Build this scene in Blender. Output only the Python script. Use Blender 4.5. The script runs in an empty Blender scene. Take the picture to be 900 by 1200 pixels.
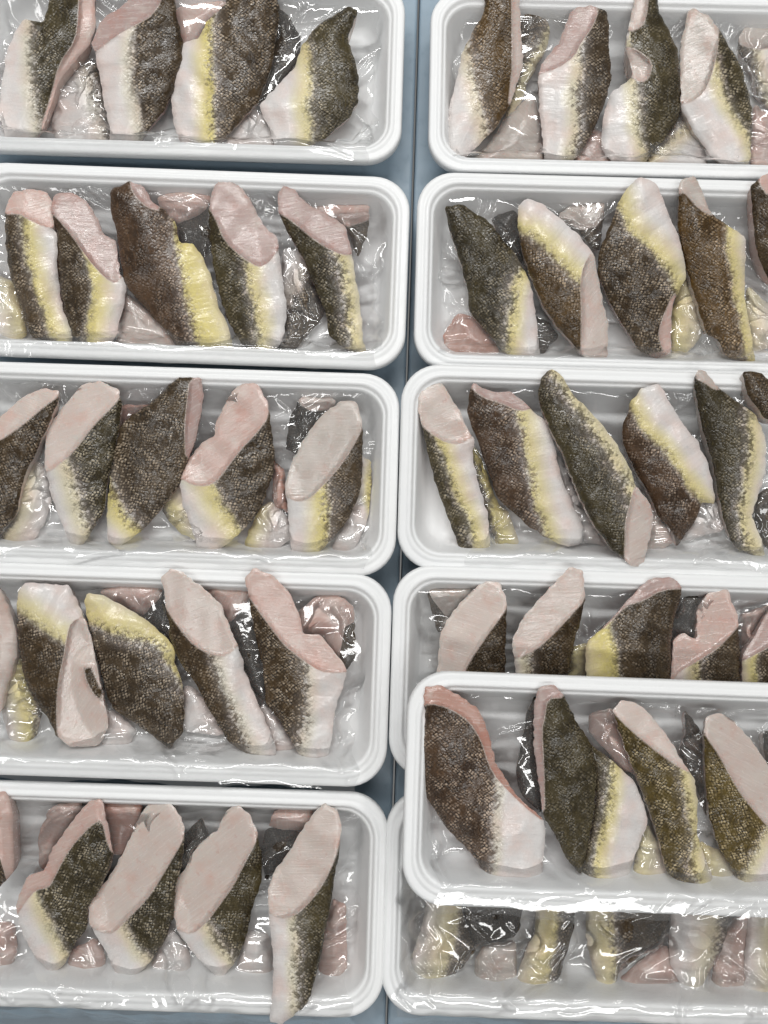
import bpy, bmesh, math, random
import numpy as np
from mathutils import Vector, Matrix
from mathutils.geometry import delaunay_2d_cdt

random.seed(7)
rng = np.random.default_rng(7)
scene = bpy.context.scene
col = scene.collection

# ------------------------------------------------------------------ camera
IW, IH = 900.0, 1200.0            # frame the measurements were read in
FPX = 1040.0                      # focal length in those pixels
RIM = 0.036                       # height of a tray rim above the worktop
DIST = 0.624
PITCH = math.radians(6.4)
ROLL = math.radians(1.95)
fwd = Vector((0, math.sin(PITCH), -math.cos(PITCH)))
r0 = Vector((1, 0, 0))
u0 = Vector((0, math.cos(PITCH), math.sin(PITCH)))
RIGHT = r0 * math.cos(ROLL) + u0 * math.sin(ROLL)
UP = -r0 * math.sin(ROLL) + u0 * math.cos(ROLL)
CAM = Vector((0, 0, RIM)) - fwd * DIST
cam_data = bpy.data.cameras.new('camera')
cam = bpy.data.objects.new('camera', cam_data)
col.objects.link(cam)
M = Matrix((RIGHT, UP, -fwd)).transposed().to_4x4()
M.translation = CAM
cam.matrix_world = M
cam_data.sensor_fit = 'VERTICAL'
cam_data.sensor_height = 24.0
cam_data.lens = 24.0 * FPX / IH
cam_data.clip_start = 0.01
cam_data.clip_end = 50
scene.camera = cam

# ------------------------------------------------------------------ light: an indoor room with ceiling tubes, plus two side lamps added for film glints
world = bpy.data.worlds.new('World')
scene.world = world
world.use_nodes = True
bg = world.node_tree.nodes['Background']
bg.inputs[0].default_value = (1.0, 0.995, 0.98, 1)
bg.inputs[1].default_value = 0.19

def tube(name, x, y, z, sx, sy, power):
    l = bpy.data.lights.new(name, 'AREA')
    l.shape = 'RECTANGLE'
    l.size, l.size_y = sx, sy
    l.energy = power
    l.color = (1.0, 0.995, 0.98)
    o = bpy.data.objects.new(name, l)
    o.location = (x, y, z)
    col.objects.link(o)
    return o
tube('ceiling_or_glint_lamp', -0.15, 0.85, 1.75, 1.4, 0.16, 21)
tube('ceiling_or_glint_lamp', 0.25, -0.80, 1.75, 1.4, 0.16, 11)
tube('ceiling_or_glint_lamp', -0.1, 2.0, 1.75, 1.4, 0.16, 14)
tube('ceiling_or_glint_lamp', -1.15, 0.3, 1.75, 0.16, 1.4, 6.5)  # added side lamp, makes lengthwise film creases glint
tube('ceiling_or_glint_lamp', 1.15, 0.3, 1.75, 0.16, 1.4, 6.5)  # its twin on the right, likewise added for the glints

vs = scene.view_settings
vs.view_transform = 'Standard'
vs.look = 'None'
vs.exposure = -0.12
vs.gamma = 1.0
vs.use_curve_mapping = False
scene.cycles.transparent_max_bounces = 12
scene.cycles.use_adaptive_sampling = True
scene.cycles.adaptive_threshold = 0.03
scene.cycles.max_bounces = 4

# ------------------------------------------------------------------ helpers
CAMn = np.array(CAM); Rn = np.array(RIGHT); Un = np.array(UP); Fn = np.array(fwd)
def unproject(px, z):
    """photo coordinates (n,2) + heights (n,) -> points of the place"""
    px = np.atleast_2d(np.asarray(px, float)); z = np.broadcast_to(np.asarray(z, float), (len(px),))
    d = Fn + ((px[:, 0] - IW / 2) / FPX)[:, None] * Rn + ((IH / 2 - px[:, 1]) / FPX)[:, None] * Un
    t = (z - CAMn[2]) / d[:, 2]
    return CAMn + d * t[:, None]

def inside(pts, poly):
    poly = np.asarray(poly, float); x, y = pts[:, 0], pts[:, 1]
    res = np.zeros(len(pts), bool); n = len(poly); j = n - 1
    for i in range(n):
        xi, yi = poly[i]; xj, yj = poly[j]
        if yi != yj:
            c = ((yi > y) != (yj > y)) & (x < (xj - xi) * (y - yi) / (yj - yi) + xi)
            res ^= c
        j = i
    return res

def seg_dist(pts, A, B):
    """distance of pts to the nearest of the segments A->B; returns (dist, index)"""
    d = B - A
    L2 = np.maximum((d ** 2).sum(1), 1e-9)
    t = ((pts[:, None, :] - A[None]) * d[None]).sum(2) / L2
    t = np.clip(t, 0, 1)
    q = A[None] + t[..., None] * d[None]
    dd = np.sqrt(((pts[:, None, :] - q) ** 2).sum(2))
    i = dd.argmin(1)
    return dd[np.arange(len(pts)), i], i

def chaikin(p, n=2, r=0.22, closed=True):
    p = np.asarray(p, float)
    for _ in range(n):
        q = np.roll(p, -1, 0) if closed else p[1:]
        a = p if closed else p[:-1]
        o = np.empty((2 * len(a), 2))
        o[0::2] = a * (1 - r) + q * r
        o[1::2] = a * r + q * (1 - r)
        p = o if closed else np.vstack([p[:1], o, p[-1:]])
    return p

def resample(p, step):
    out = []
    n = len(p)
    for i in range(n):
        a, b = p[i], p[(i + 1) % n]
        k = max(1, int(np.hypot(*(b - a)) / step))
        for j in range(k):
            out.append(a + (b - a) * j / k)
    return np.array(out)

def obj(name, me, mat, parent=None):
    o = bpy.data.objects.new(name, me)
    col.objects.link(o)
    if mat: me.materials.append(mat)
    if parent: o.parent = parent
    return o

def mesh(name, v, f, smooth=True):
    me = bpy.data.meshes.new(name)
    me.from_pydata([tuple(map(float, p)) for p in v], [], [tuple(int(i) for i in q) for q in f])
    if smooth:
        me.polygons.foreach_set('use_smooth', [True] * len(me.polygons))
    me.update()
    return me

def tag(o, label, cat, group=None, kind=None):
    if label: o['label'] = label
    if cat: o['category'] = cat
    if group: o['group'] = group
    if kind: o['kind'] = kind

# ------------------------------------------------------------------ materials
def new_mat(name):
    m = bpy.data.materials.new(name)
    m.use_nodes = True
    nt = m.node_tree
    for n in list(nt.nodes): nt.nodes.remove(n)
    out = nt.nodes.new('ShaderNodeOutputMaterial')
    return m, nt, out

class N:
    """small node-graph writer"""
    def __init__(s, nt): s.nt = nt
    def node(s, t, **kw):
        n = s.nt.nodes.new(t)
        for k, v in kw.items(): setattr(n, k, v)
        return n
    def put(s, sock, v):
        if isinstance(v, bpy.types.NodeSocket): s.nt.links.new(v, sock)
        else:
            if hasattr(sock.default_value, '__len__') and not hasattr(v, '__len__'):
                v = [v] * len(sock.default_value)
            if hasattr(v, '__len__') and len(sock.default_value) == 4 and len(v) == 3: v = (*v, 1)
            sock.default_value = v
    def m(s, op, a, b=None, c=None, clamp=False):
        n = s.node('ShaderNodeMath', operation=op, use_clamp=clamp)
        s.put(n.inputs[0], a)
        if b is not None: s.put(n.inputs[1], b)
        if c is not None: s.put(n.inputs[2], c)
        return n.outputs[0]
    def rng(s, v, a, b, c=0.0, d=1.0, smooth=True):
        n = s.node('ShaderNodeMapRange', interpolation_type='SMOOTHSTEP' if smooth else 'LINEAR')
        for i, x in enumerate((v, a, b, c, d)): s.put(n.inputs[i], x)
        return n.outputs[0]
    def mix(s, f, a, b, blend='MIX'):
        n = s.node('ShaderNodeMix', data_type='RGBA', blend_type=blend)
        s.put(n.inputs[0], f); s.put(n.inputs[6], a); s.put(n.inputs[7], b)
        return n.outputs[2]
    def attr(s, name, out='Fac'):
        n = s.node('ShaderNodeAttribute', attribute_name=name)
        return n.outputs[out]
    def noise(s, vec, scale, detail=3, rough=0.55, out=0):
        n = s.node('ShaderNodeTexNoise')
        s.put(n.inputs['Vector'], vec); n.inputs['Scale'].default_value = scale
        n.inputs['Detail'].default_value = detail; n.inputs['Roughness'].default_value = rough
        return n.outputs[out]
    def bump(s, h, strength, dist, normal=None):
        n = s.node('ShaderNodeBump')
        n.inputs['Strength'].default_value = strength; n.inputs['Distance'].default_value = dist
        s.put(n.inputs['Height'], h)
        if normal is not None: s.put(n.inputs['Normal'], normal)
        return n.outputs[0]

def principled(nt, out):
    b = nt.nodes.new('ShaderNodeBsdfPrincipled')
    nt.links.new(b.outputs[0], out.inputs[0])
    return b

def mat_skin():
    m, nt, out = new_mat('fish_skin'); g = N(nt); b = principled(nt, out)
    uv = g.attr('suv', 'Vector')                 # millimetres along / across the fish
    bb = g.attr('b'); yel = g.attr('yel'); yw = g.attr('yw')
    dark = g.attr('dark', 'Color')
    # scales: a slightly irregular diamond lattice, cells ~2.3 mm
    rot = g.node('ShaderNodeMapping'); g.put(rot.inputs[0], uv)
    rot.inputs['Rotation'].default_value = (0, 0, math.radians(45)); rot.inputs['Scale'].default_value = (1.22, 1.0, 1.0)
    warp = g.noise(uv, 0.055, 2, out=1)
    wv = g.node('ShaderNodeVectorMath', operation='MULTIPLY_ADD')
    g.put(wv.inputs[0], warp); wv.inputs[1].default_value = (7.0, 7.0, 0); g.put(wv.inputs[2], rot.outputs[0])
    vo = g.node('ShaderNodeTexVoronoi', voronoi_dimensions='2D', feature='F1')
    g.put(vo.inputs['Vector'], wv.outputs[0]); vo.inputs['Scale'].default_value = 0.47
    vo.inputs['Randomness'].default_value = 0.42
    dist = vo.outputs['Distance']
    cell = g.node('ShaderNodeSeparateColor'); g.put(cell.inputs[0], vo.outputs['Color'])
    cr, cg, cb = cell.outputs
    n1 = g.noise(uv, 0.05, 3, 0.55)
    n2 = g.noise(uv, 0.30, 3, 0.6)
    n3 = g.noise(uv, 1.3, 3, 0.65)
    net = g.attr('net'); soft = g.attr('soft')
    bj = g.m('ADD', bb, g.m('MULTIPLY', g.m('SUBTRACT', n1, 0.5), 18.0))
    bs = g.m('ADD', bj, g.m('MULTIPLY', g.m('MULTIPLY', g.m('SUBTRACT', cr, 0.5), 10.0), soft))
    bs = g.m('ADD', bs, g.m('MULTIPLY', g.m('MULTIPLY', g.m('SUBTRACT', n3, 0.5), 15.0), soft))
    darkmask = g.m('ADD', g.m('MULTIPLY', g.rng(bs, -8.0, 4.5, 1.0, 0.0), 0.84), g.m('MULTIPLY', g.rng(bj, g.m('MULTIPLY', soft, -18.0), 2.0, 1.0, 0.0), 0.16))
    ymask = g.m('MULTIPLY', g.rng(bj, -9.0, 0.0), g.m('SUBTRACT', 1.0, g.rng(g.m('DIVIDE', g.m('ADD', bj, g.m('MULTIPLY', g.m('SUBTRACT', n2, 0.5), 8.0)), yw), 0.2, 2.1)))
    ymask = g.m('MULTIPLY', g.m('MULTIPLY', ymask, yel), g.rng(n2, 0.2, 0.6, 0.6, 1.0), clamp=True)
    white = g.mix(g.rng(n1, 0.35, 0.72), (0.68, 0.655, 0.64), (0.69, 0.58, 0.54))
    white = g.mix(g.m('MULTIPLY', g.rng(n2, 0.5, 0.75), 0.35), white, (0.50, 0.475, 0.46))
    yellow = g.mix(n2, (0.63, 0.51, 0.12), (0.69, 0.61, 0.27))
    belly = g.mix(ymask, white, yellow)
    belly = g.mix(g.m('MULTIPLY', g.m('MULTIPLY', g.rng(dist, 0.30, 0.65), g.rng(bj, 14.0, 0.0)), 0.30), belly, (0.34, 0.29, 0.20))
    # back: dark scales with paler free edges, silvery towards the belly
    n4 = g.noise(uv, 0.13, 3, 0.6)
    mp2 = g.node('ShaderNodeMapping'); g.put(mp2.inputs[0], uv); mp2.inputs['Scale'].default_value = (0.35, 1.3, 1.0)
    n6 = g.noise(mp2.outputs[0], 0.55, 3, 0.6)
    d1 = g.mix(g.rng(n1, 0.32, 0.66), dark, g.mix(1.0, dark, (0.42, 0.40, 0.38), 'MULTIPLY'))
    d1 = g.mix(g.m('MULTIPLY', g.rng(n6, 0.50, 0.72), 0.55), d1, g.mix(1.0, dark, (1.9, 1.85, 1.7), 'MULTIPLY'))
    d1 = g.mix(g.m('MULTIPLY', g.rng(dist, 0.32, 0.62), g.m('MULTIPLY', g.rng(n4, 0.38, 0.62, 0.05, 0.85), g.m('ADD', 0.22, g.m('MULTIPLY', net, 0.62)))), d1, (0.010, 0.008, 0.006))
    near = g.rng(bj, -45.0, -4.0, g.m('MULTIPLY', net, 0.55), 1.0)
    core = g.rng(dist, 0.55, 0.15)
    sil = g.m('MULTIPLY', g.m('MULTIPLY', core, near), g.rng(cb, 0.05, 0.95, 0.20, 1.0))
    sil = g.m('MULTIPLY', g.m('MULTIPLY', sil, g.m('ADD', 0.65, g.m('MULTIPLY', net, 0.6))), g.rng(n4, 0.40, 0.64, 0.05, 1.2), clamp=True)
    lightc = g.mix(0.5, g.mix(1.0, dark, (5.0, 5.0, 5.0), 'MULTIPLY'), (0.54, 0.48, 0.40))
    d3 = g.mix(sil, d1, lightc)
    colr = g.mix(darkmask, belly, d3)
    colr = g.mix(g.m('MULTIPLY', g.rng(g.attr('ed'), 1.9, 0.4), g.rng(n3, 0.35, 0.55, 0.2, 0.8)), colr, (0.56, 0.47, 0.42))
    g.put(b.inputs['Base Color'], colr)
    g.put(b.inputs['Roughness'], g.rng(n2, 0.3, 0.7, 0.16, 0.34))
    b.inputs['Specular IOR Level'].default_value = 0.55
    sc = g.rng(bj, -2.0, 12.0, 1.0, 0.06)
    rel = g.node('ShaderNodeVectorMath', operation='SUBTRACT'); g.put(rel.inputs[0], wv.outputs[0]); g.put(rel.inputs[1], vo.outputs['Position'])
    rdir = g.node('ShaderNodeVectorMath', operation='SUBTRACT'); g.put(rdir.inputs[0], vo.outputs['Color']); rdir.inputs[1].default_value = (0.5, 0.5, 0.5)
    dtn = g.node('ShaderNodeVectorMath', operation='DOT_PRODUCT'); g.put(dtn.inputs[0], rel.outputs[0]); g.put(dtn.inputs[1], rdir.outputs[0])
    tilt = g.m('MULTIPLY', dtn.outputs['Value'], g.rng(n4, 0.40, 0.64, 0.12, 0.85))      # every scale lies at its own slight angle
    h = g.m('MULTIPLY', g.m('ADD', g.m('MULTIPLY', g.rng(dist, 0.7, 0.1), g.rng(n4, 0.40, 0.64, 0.12, 0.70)), tilt), sc)
    mp3 = g.node('ShaderNodeMapping'); g.put(mp3.inputs[0], uv); mp3.inputs['Rotation'].default_value = (0, 0, 0.7); mp3.inputs['Scale'].default_value = (1.0, 0.16, 1.0)
    myo = g.noise(mp3.outputs[0], 0.32, 2, 0.5)      # faint slanting muscle ridges under the belly skin
    h = g.m('ADD', h, g.m('MULTIPLY', myo, g.rng(bj, -2.0, 8.0, 0.2, 1.1)))
    h = g.m('ADD', h, g.m('MULTIPLY', n2, 0.7))
    g.put(b.inputs['Normal'], g.bump(h, 0.62, 0.0006))
    return m

def mat_flesh():
    m, nt, out = new_mat('raw_fish_flesh'); g = N(nt); b = principled(nt, out)
    uv = g.attr('suv', 'Vector'); fc = g.attr('fcol', 'Color')
    n1 = g.noise(uv, 0.07, 3); n2 = g.noise(uv, 0.5, 3)
    mp = g.node('ShaderNodeMapping'); g.put(mp.inputs[0], uv); mp.inputs['Rotation'].default_value = (0, 0, 0.75); mp.inputs['Scale'].default_value = (1.0, 0.07, 1.0)
    st = g.noise(mp.outputs[0], 0.75, 4, 0.6)        # fine drawn-out muscle fibres
    wb = g.noise(uv, 0.05, 2, out=1)
    wbv = g.node('ShaderNodeVectorMath', operation='MULTIPLY_ADD'); g.put(wbv.inputs[0], wb); wbv.inputs[1].default_value = (10, 10, 0); g.put(wbv.inputs[2], mp.outputs[0])
    sx = g.node('ShaderNodeSeparateXYZ'); g.put(sx.inputs[0], wbv.outputs[0])
    fl_ = g.m('PINGPONG', g.m('MULTIPLY', sx.outputs[0], 0.21), 0.5)     # edges of the muscle flakes
    fline = g.m('MULTIPLY', g.rng(fl_, 0.07, 0.0), g.rng(n2, 0.4, 0.65, 0.0, 1.0))
    c = g.mix(g.m('MULTIPLY', g.rng(st, 0.50, 0.70), 0.22), fc, (0.76, 0.71, 0.67))
    c = g.mix(g.m('MULTIPLY', g.rng(st, 0.47, 0.30), 0.20), c, g.mix(1.0, fc, (0.80, 0.70, 0.68), 'MULTIPLY'))
    c = g.mix(g.m('MULTIPLY', fline, 0.30), c, (0.80, 0.77, 0.74))
    c = g.mix(g.m('MULTIPLY', g.rng(n1, 0.50, 0.72), 0.50), c, g.mix(1.0, fc, (1.0, 0.76, 0.70), 'MULTIPLY'))
    c = g.mix(g.m('MULTIPLY', g.rng(n1, 0.48, 0.28), 0.40), c, (0.60, 0.555, 0.505))
    ed = g.attr('ed')                                # pixels from the skin edge
    c = g.mix(g.m('MULTIPLY', g.rng(ed, 7.0, 0.5), g.rng(n2, 0.35, 0.65, 0.0, 0.35)), c, g.mix(1.0, fc, (0.92, 0.62, 0.55), 'MULTIPLY'))
    c = g.mix(g.m('MULTIPLY', g.rng(ed, 25.0, 60.0), 0.35), c, (0.60, 0.555, 0.50))
    n5 = g.noise(uv, 0.16, 3, 0.6)
    c = g.mix(g.m('MULTIPLY', g.rng(n5, 0.60, 0.74), 0.45), c, g.mix(1.0, fc, (0.88, 0.55, 0.50), 'MULTIPLY'))
    g.put(b.inputs['Base Color'], c)
    g.put(b.inputs['Roughness'], g.rng(n2, 0.3, 0.7, 0.12, 0.28))
    b.inputs['Subsurface Weight'].default_value = 0.45
    b.inputs['Subsurface Radius'].default_value = (1.0, 0.55, 0.45)
    b.inputs['Subsurface Scale'].default_value = 0.004
    b.inputs['Specular IOR Level'].default_value = 0.6
    h = g.m('ADD', g.m('MULTIPLY', st, 0.7), g.m('MULTIPLY', n2, 0.35))
    h = g.m('ADD', h, g.m('MULTIPLY', fline, -0.35))
    g.put(b.inputs['Normal'], g.bump(h, 0.35, 0.0008))
    return m

def mat_foam():
    m, nt, out = new_mat('white_foam'); g = N(nt); b = principled(nt, out)
    tc = g.node('ShaderNodeTexCoord').outputs['Object']
    n1 = g.noise(tc, 9, 3); n2 = g.noise(tc, 900, 2); n3 = g.noise(tc, 60, 4, 0.65)
    c = g.mix(n1, (0.80, 0.815, 0.825), (0.84, 0.845, 0.84))
    c = g.mix(g.m('MULTIPLY', g.rng(n3, 0.62, 0.8), 0.10), c, (0.62, 0.58, 0.54))
    g.put(b.inputs['Base Color'], c)
    g.put(b.inputs['Roughness'], g.rng(n3, 0.3, 0.7, 0.28, 0.45))
    b.inputs['Specular IOR Level'].default_value = 0.4
    g.put(b.inputs['Normal'], g.bump(g.m('ADD', n2, g.m('MULTIPLY', n3, 2.0)), 0.25, 0.0004))
    return m

def mat_film():
    m, nt, out = new_mat('clear_plastic_film'); g = N(nt)
    tc = g.node('ShaderNodeTexCoord').outputs['Object']
    n1 = g.noise(tc, 70, 3, 0.6); n2 = g.noise(tc, 260, 2, 0.5)
    nrm = g.bump(n1, 0.07, 0.004)
    fr = g.node('ShaderNodeFresnel'); fr.inputs['IOR'].default_value = 1.5; g.put(fr.inputs['Normal'], nrm)
    gl = g.node('ShaderNodeBsdfGlossy'); gl.inputs['Roughness'].default_value = 0.075; g.put(gl.inputs['Normal'], nrm)
    gl.inputs['Color'].default_value = (1, 1, 1, 1)
    tr = g.node('ShaderNodeBsdfTransparent'); tr.inputs[0].default_value = (0.99, 0.99, 0.99, 1)
    df = g.node('ShaderNodeBsdfDiffuse'); df.inputs[0].default_value = (0.8, 0.8, 0.8, 1)
    m1 = g.node('ShaderNodeMixShader'); m1.inputs[0].default_value = 0.06
    nt.links.new(tr.outputs[0], m1.inputs[1]); nt.links.new(df.outputs[0], m1.inputs[2])
    m2 = g.node('ShaderNodeMixShader')
    g.put(m2.inputs[0], g.m('MULTIPLY', fr.outputs[0], 1.7, clamp=True))
    nt.links.new(m1.outputs[0], m2.inputs[1]); nt.links.new(gl.outputs[0], m2.inputs[2])
    nt.links.new(m2.outputs[0], out.inputs[0])
    return m

def mat_steel():
    m, nt, out = new_mat('blue_grey_worktop'); g = N(nt); b = principled(nt, out)
    tc = g.node('ShaderNodeTexCoord').outputs['Object']
    n1 = g.noise(tc, 5, 4); n2 = g.noise(tc, 90, 4, 0.65)
    c = g.mix(n1, (0.25, 0.33, 0.40), (0.30, 0.385, 0.455))
    c = g.mix(g.m('MULTIPLY', g.rng(n2, 0.55, 0.8), 0.35), c, (0.15, 0.19, 0.23))
    g.put(b.inputs['Base Color'], c)
    g.put(b.inputs['Roughness'], g.rng(n2, 0.3, 0.7, 0.35, 0.55))
    g.put(b.inputs['Normal'], g.bump(n2, 0.2, 0.0005))
    return m

SKIN, FLESH, FOAM, FILM, STEEL = mat_skin(), mat_flesh(), mat_foam(), mat_film(), mat_steel()

# ------------------------------------------------------------------ worktop (two boards with a seam)
seam_x = float(unproject([(477, 440)], 0)[0][0])
wt = bpy.data.objects.new('worktop', None); col.objects.link(wt); wt['kind'] = 'structure'
def slab(x0, x1, y0, y1):
    bm = bmesh.new()
    bmesh.ops.create_cube(bm, size=1)
    for v in bm.verts:
        v.co = Vector((x0 if v.co.x < 0 else x1, y0 if v.co.y < 0 else y1, -0.03 if v.co.z < 0 else 0))
    bmesh.ops.bevel(bm, geom=[e for e in bm.edges], offset=0.0022, segments=3, affect='EDGES', profile=0.5)
    me = bpy.data.meshes.new('panel'); bm.to_mesh(me); bm.free()
    o = obj('panel', me, STEEL, wt)
    return o
slab(seam_x - 0.7, seam_x - 0.0008, -0.75, 0.85)
slab(seam_x + 0.0008, seam_x + 0.7, -0.75, 0.85)

# ------------------------------------------------------------------ trays
TW, TD = 0.325, 0.1455
def rrect(inset, r, seg=9):
    hx, hy = TW / 2 - inset, TD / 2 - inset
    pts = []
    for cx, cy, a0 in ((hx - r, hy - r, 0), (-hx + r, hy - r, 90), (-hx + r, -hy + r, 180), (hx - r, -hy + r, 270)):
        for k in range(seg + 1):
            a = math.radians(a0 + 90 * k / seg)
            pts.append((cx + r * math.cos(a), cy + r * math.sin(a)))
        # straight run, split a few times
        nx = {0: 14, 90: 7, 180: 14, 270: 7}[a0]
        ex, ey = pts[-1]
        if a0 == 0: tx, ty = -hx + r, hy
        elif a0 == 90: tx, ty = -hx, -hy + r
        elif a0 == 180: tx, ty = hx - r, -hy
        else: tx, ty = hx, hy - r
        for k in range(1, nx): pts.append((ex + (tx - ex) * k / nx, ey + (ty - ey) * k / nx))
    return pts
def lofted(profile, cap=False):
    v, f = [], []
    n = None
    for ins, z in profile:
        r = max(0.010, 0.0265 - ins * 0.55)
        ring = rrect(ins, r); n = len(ring)
        v += [(x, y, z) for x, y in ring]
    for k in range(len(profile) - 1):
        for i in range(n):
            j = (i + 1) % n
            f.append((k * n + i, k * n + j, (k + 1) * n + j, (k + 1) * n + i))
    if cap: f.append(tuple((len(profile) - 1) * n + i for i in range(n)))
    return v, f
RIMP = [(0.0032, 0.0272), (0.0014, 0.0272), (0.0004, 0.0278), (0.0, 0.0300), (0.0002, 0.0332), (0.0008, 0.0347), (0.0019, 0.0354), (0.0032, 0.0354),
        (0.0043, 0.0352), (0.0050, 0.0350), (0.0057, 0.0352), (0.0065, 0.0358), (0.0075, 0.0361), (0.0085, 0.0359), (0.0093, 0.0350),
        (0.0099, 0.0338), (0.0106, 0.0331), (0.0115, 0.0328)]
BASP = [(0.0115, 0.0328), (0.0122, 0.0322), (0.0129, 0.0305), (0.0165, 0.0180), (0.0200, 0.0085), (0.0222, 0.0058), (0.0255, 0.0042), (0.030, 0.0037)]
BASB = [(0.030, 0.0012), (0.024, 0.0012), (0.0205, 0.0035), (0.0115, 0.0272), (0.0032, 0.0272)]
rv, rf = lofted(RIMP)
rim_me = mesh('rim', rv, rf)
bv, bf = lofted(BASP, True)
b2, f2 = lofted(BASB, False)
off = len(bv)
n_ring = len(b2) // len(BASB)
bf += [tuple(i + off for i in q) for q in f2] + [tuple(off + i for i in reversed(range(n_ring)))]
bas_me = mesh('basin', bv + b2, bf)
rim_me.materials.append(FOAM); bas_me.materials.append(FOAM)

STZ = 0.0415                                   # the tray stacked across two others stands this high
TRAY = {   # inner end of the rim (photo), side the tray extends to, extra turn, base height
    'L1': ((473, 84), -1, 0.2, 0), 'L2': ((478, 320), -1, -0.2, 0), 'L3': ((466.5, 556), -1, 0.1, 0),
    'L4': ((456.5, 797), -1, 0.0, 0), 'L5': ((452.5, 1060), -1, 0.1, 0),
    'R1': ((503, 93), 1, 0.6, 0), 'R2': ((487, 312), 1, 0.4, 0), 'R3': ((468, 541), 1, 0.3, 0),
    'R4': ((458, 784), 1, 0.1, 0), 'R5': ((449.5, 1055), 1, 0.0, 0),
    'ST': ((474, 920), 1, -0.2, STZ)}
TILT = {'R2': 0.0115, 'R3': 0.0115}            # far rim propped on the near rim of the tray behind it
WHERE = {'L1': 'topmost left tray', 'L2': 'second left tray', 'L3': 'third left tray', 'L4': 'fourth left tray', 'L5': 'bottom left tray',
         'R1': 'topmost right tray', 'R2': 'second right tray', 'R3': 'third right tray', 'R4': 'fourth right tray', 'R5': 'bottom right tray',
         'ST': 'upper stacked tray'}
TLABEL = {'L1': 'white foam tray at the top of the left column', 'L2': 'white foam tray, second from top in the left column',
          'L3': 'white foam tray, third from top in the left column', 'L4': 'white foam tray, fourth from top in the left column',
          'L5': 'white foam tray at the bottom of the left column', 'R1': 'white foam tray at the top of the right column',
          'R2': 'white foam tray, second from top in the right column', 'R3': 'white foam tray, third from top in the right column',
          'R4': 'white foam tray whose lower half lies under the stacked tray', 'R5': 'white foam tray at bottom right, fully covered by crinkled film',
          'ST': 'white foam tray stacked across the two lowest right trays'}
TM = {}
for k, (p, s, a, bz) in TRAY.items():
    e = unproject([p], RIM - 0.003 + bz + TILT.get(k, 0) * 0.4)[0]
    a = math.radians(a)
    c = Vector((e[0] + s * TW / 2 * math.cos(a), e[1] + s * TW / 2 * math.sin(a), bz))
    t = bpy.data.objects.new('foam_tray', None); col.objects.link(t)
    M3 = Matrix.Translation(c) @ Matrix.Rotation(a, 4, 'Z')
    if k in TILT:
        M3 = M3 @ Matrix.Translation((0, -TD / 2 + 0.03, 0)) @ Matrix.Rotation(math.asin(TILT[k] / TD), 4, 'X') @ Matrix.Translation((0, TD / 2 - 0.03, 0))
    t.matrix_world = M3; t.empty_display_size = 0.02
    tag(t, TLABEL[k], 'tray', 'white foam trays of fish')
    for nm, me in (('basin', bas_me), ('rim', rim_me)):
        o = bpy.data.objects.new(nm, me); col.objects.link(o); o.parent = t
    TM[k] = M3

# ------------------------------------------------------------------ fish pieces
CROP = {'A': (0, 0), 'B': (200, 0), 'C': (500, 0), 'D': (650, 0), 'E': (0, 200), 'F': (200, 200), 'G': (500, 200), 'H': (650, 200),
        'I': (0, 430), 'J': (200, 430), 'K': (470, 430), 'M': (650, 430), 'N': (0, 660), 'O': (200, 660), 'P': (450, 650), 'Q': (650, 650),
        'S': (0, 920), 'T': (200, 920), 'U': (470, 790), 'V': (650, 790), 'W': (450, 1040), 'X': (650, 1040)}
PIECES = []
ORD = ['first', 'second', 'third', 'fourth', 'fifth', 'sixth', 'seventh']
_count = {}
def top(t, c, look, s, **k):
    n = _count.get(t, 0); _count[t] = n + 1
    k.update(t=t, c=c, s=s, l=1, label=look + ', ' + ORD[n] + ' from left in ' + WHERE[t]); PIECES.append(k)
def low(t, c, look, s, **k):
    k.update(t=t, c=c, s=s, l=0, label=look + ' in ' + WHERE[t]); PIECES.append(k)

# --- topmost left tray
top('L1', 'A', 'fillet piece with dark back and pink flap', [(215,-60),(400,-60),(405,110),(385,180),(245,340),(180,555),(125,612),(30,612),(-5,480),(5,370),(30,210),(75,115),(100,80),(180,95),(205,30)],
    f=[[(335,-90),(430,-90),(420,110),(395,190),(250,360),(190,560),(172,540),(215,410),(250,270),(320,170),(332,60)]], b=[(115,120),(125,250),(125,350),(150,480),(165,570)], sd='L', y=.25, d='olive', fc='pink')
top('L1', 'A', 'white bellied fillet piece with brown scaly back', [(400,220),(385,180),(420,90),(520,20),(620,-60),(730,-60),(745,60),(775,200),(770,260),(740,370),(690,470),(640,530),(605,580),(550,640),(470,645),(465,560),(440,440),(420,320)],
    f=[[(360,230),(370,150),(410,60),(520,-10),(600,-90),(720,-90),(650,60),(565,108),(490,150),(400,222)]], b=[(560,110),(545,200),(550,330),(570,430),(595,570)], sd='L', y=.25, d='brown', fc='mauve')
top('L1', 'B', 'broad dark fillet piece with bright yellow stripe', [(55,180),(120,160),(150,90),(230,20),(250,-60),(450,-60),(460,60),(440,200),(420,300),(370,430),(260,550),(180,635),(60,630),(20,560),(0,430),(20,330),(40,240)],
    b=[(165,90),(162,250),(167,400),(178,630)], n=1, sd='L', y=1, w=13, d='brown')
top('L1', 'B', 'fillet piece with narrow dark tail end up', [(660,80),(755,25),(790,45),(745,165),(780,260),(795,340),(790,430),(750,500),(655,580),(570,630),(440,645),(425,560),(380,475),(375,440),(440,370),(520,290),(555,190),(610,115)],
    b=[(575,230),(595,330),(575,430),(590,520),(590,630)], sd='L', y=.75, w=13, d='olive')
low('L1', 'A', 'white and dark piece beneath, between first and second pieces', [(300,325),(375,240),(420,280),(470,560),(465,640),(240,630),(215,520),(245,400)], b=[(365,300),(400,420),(440,600)], sd='L', y=.15)
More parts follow.
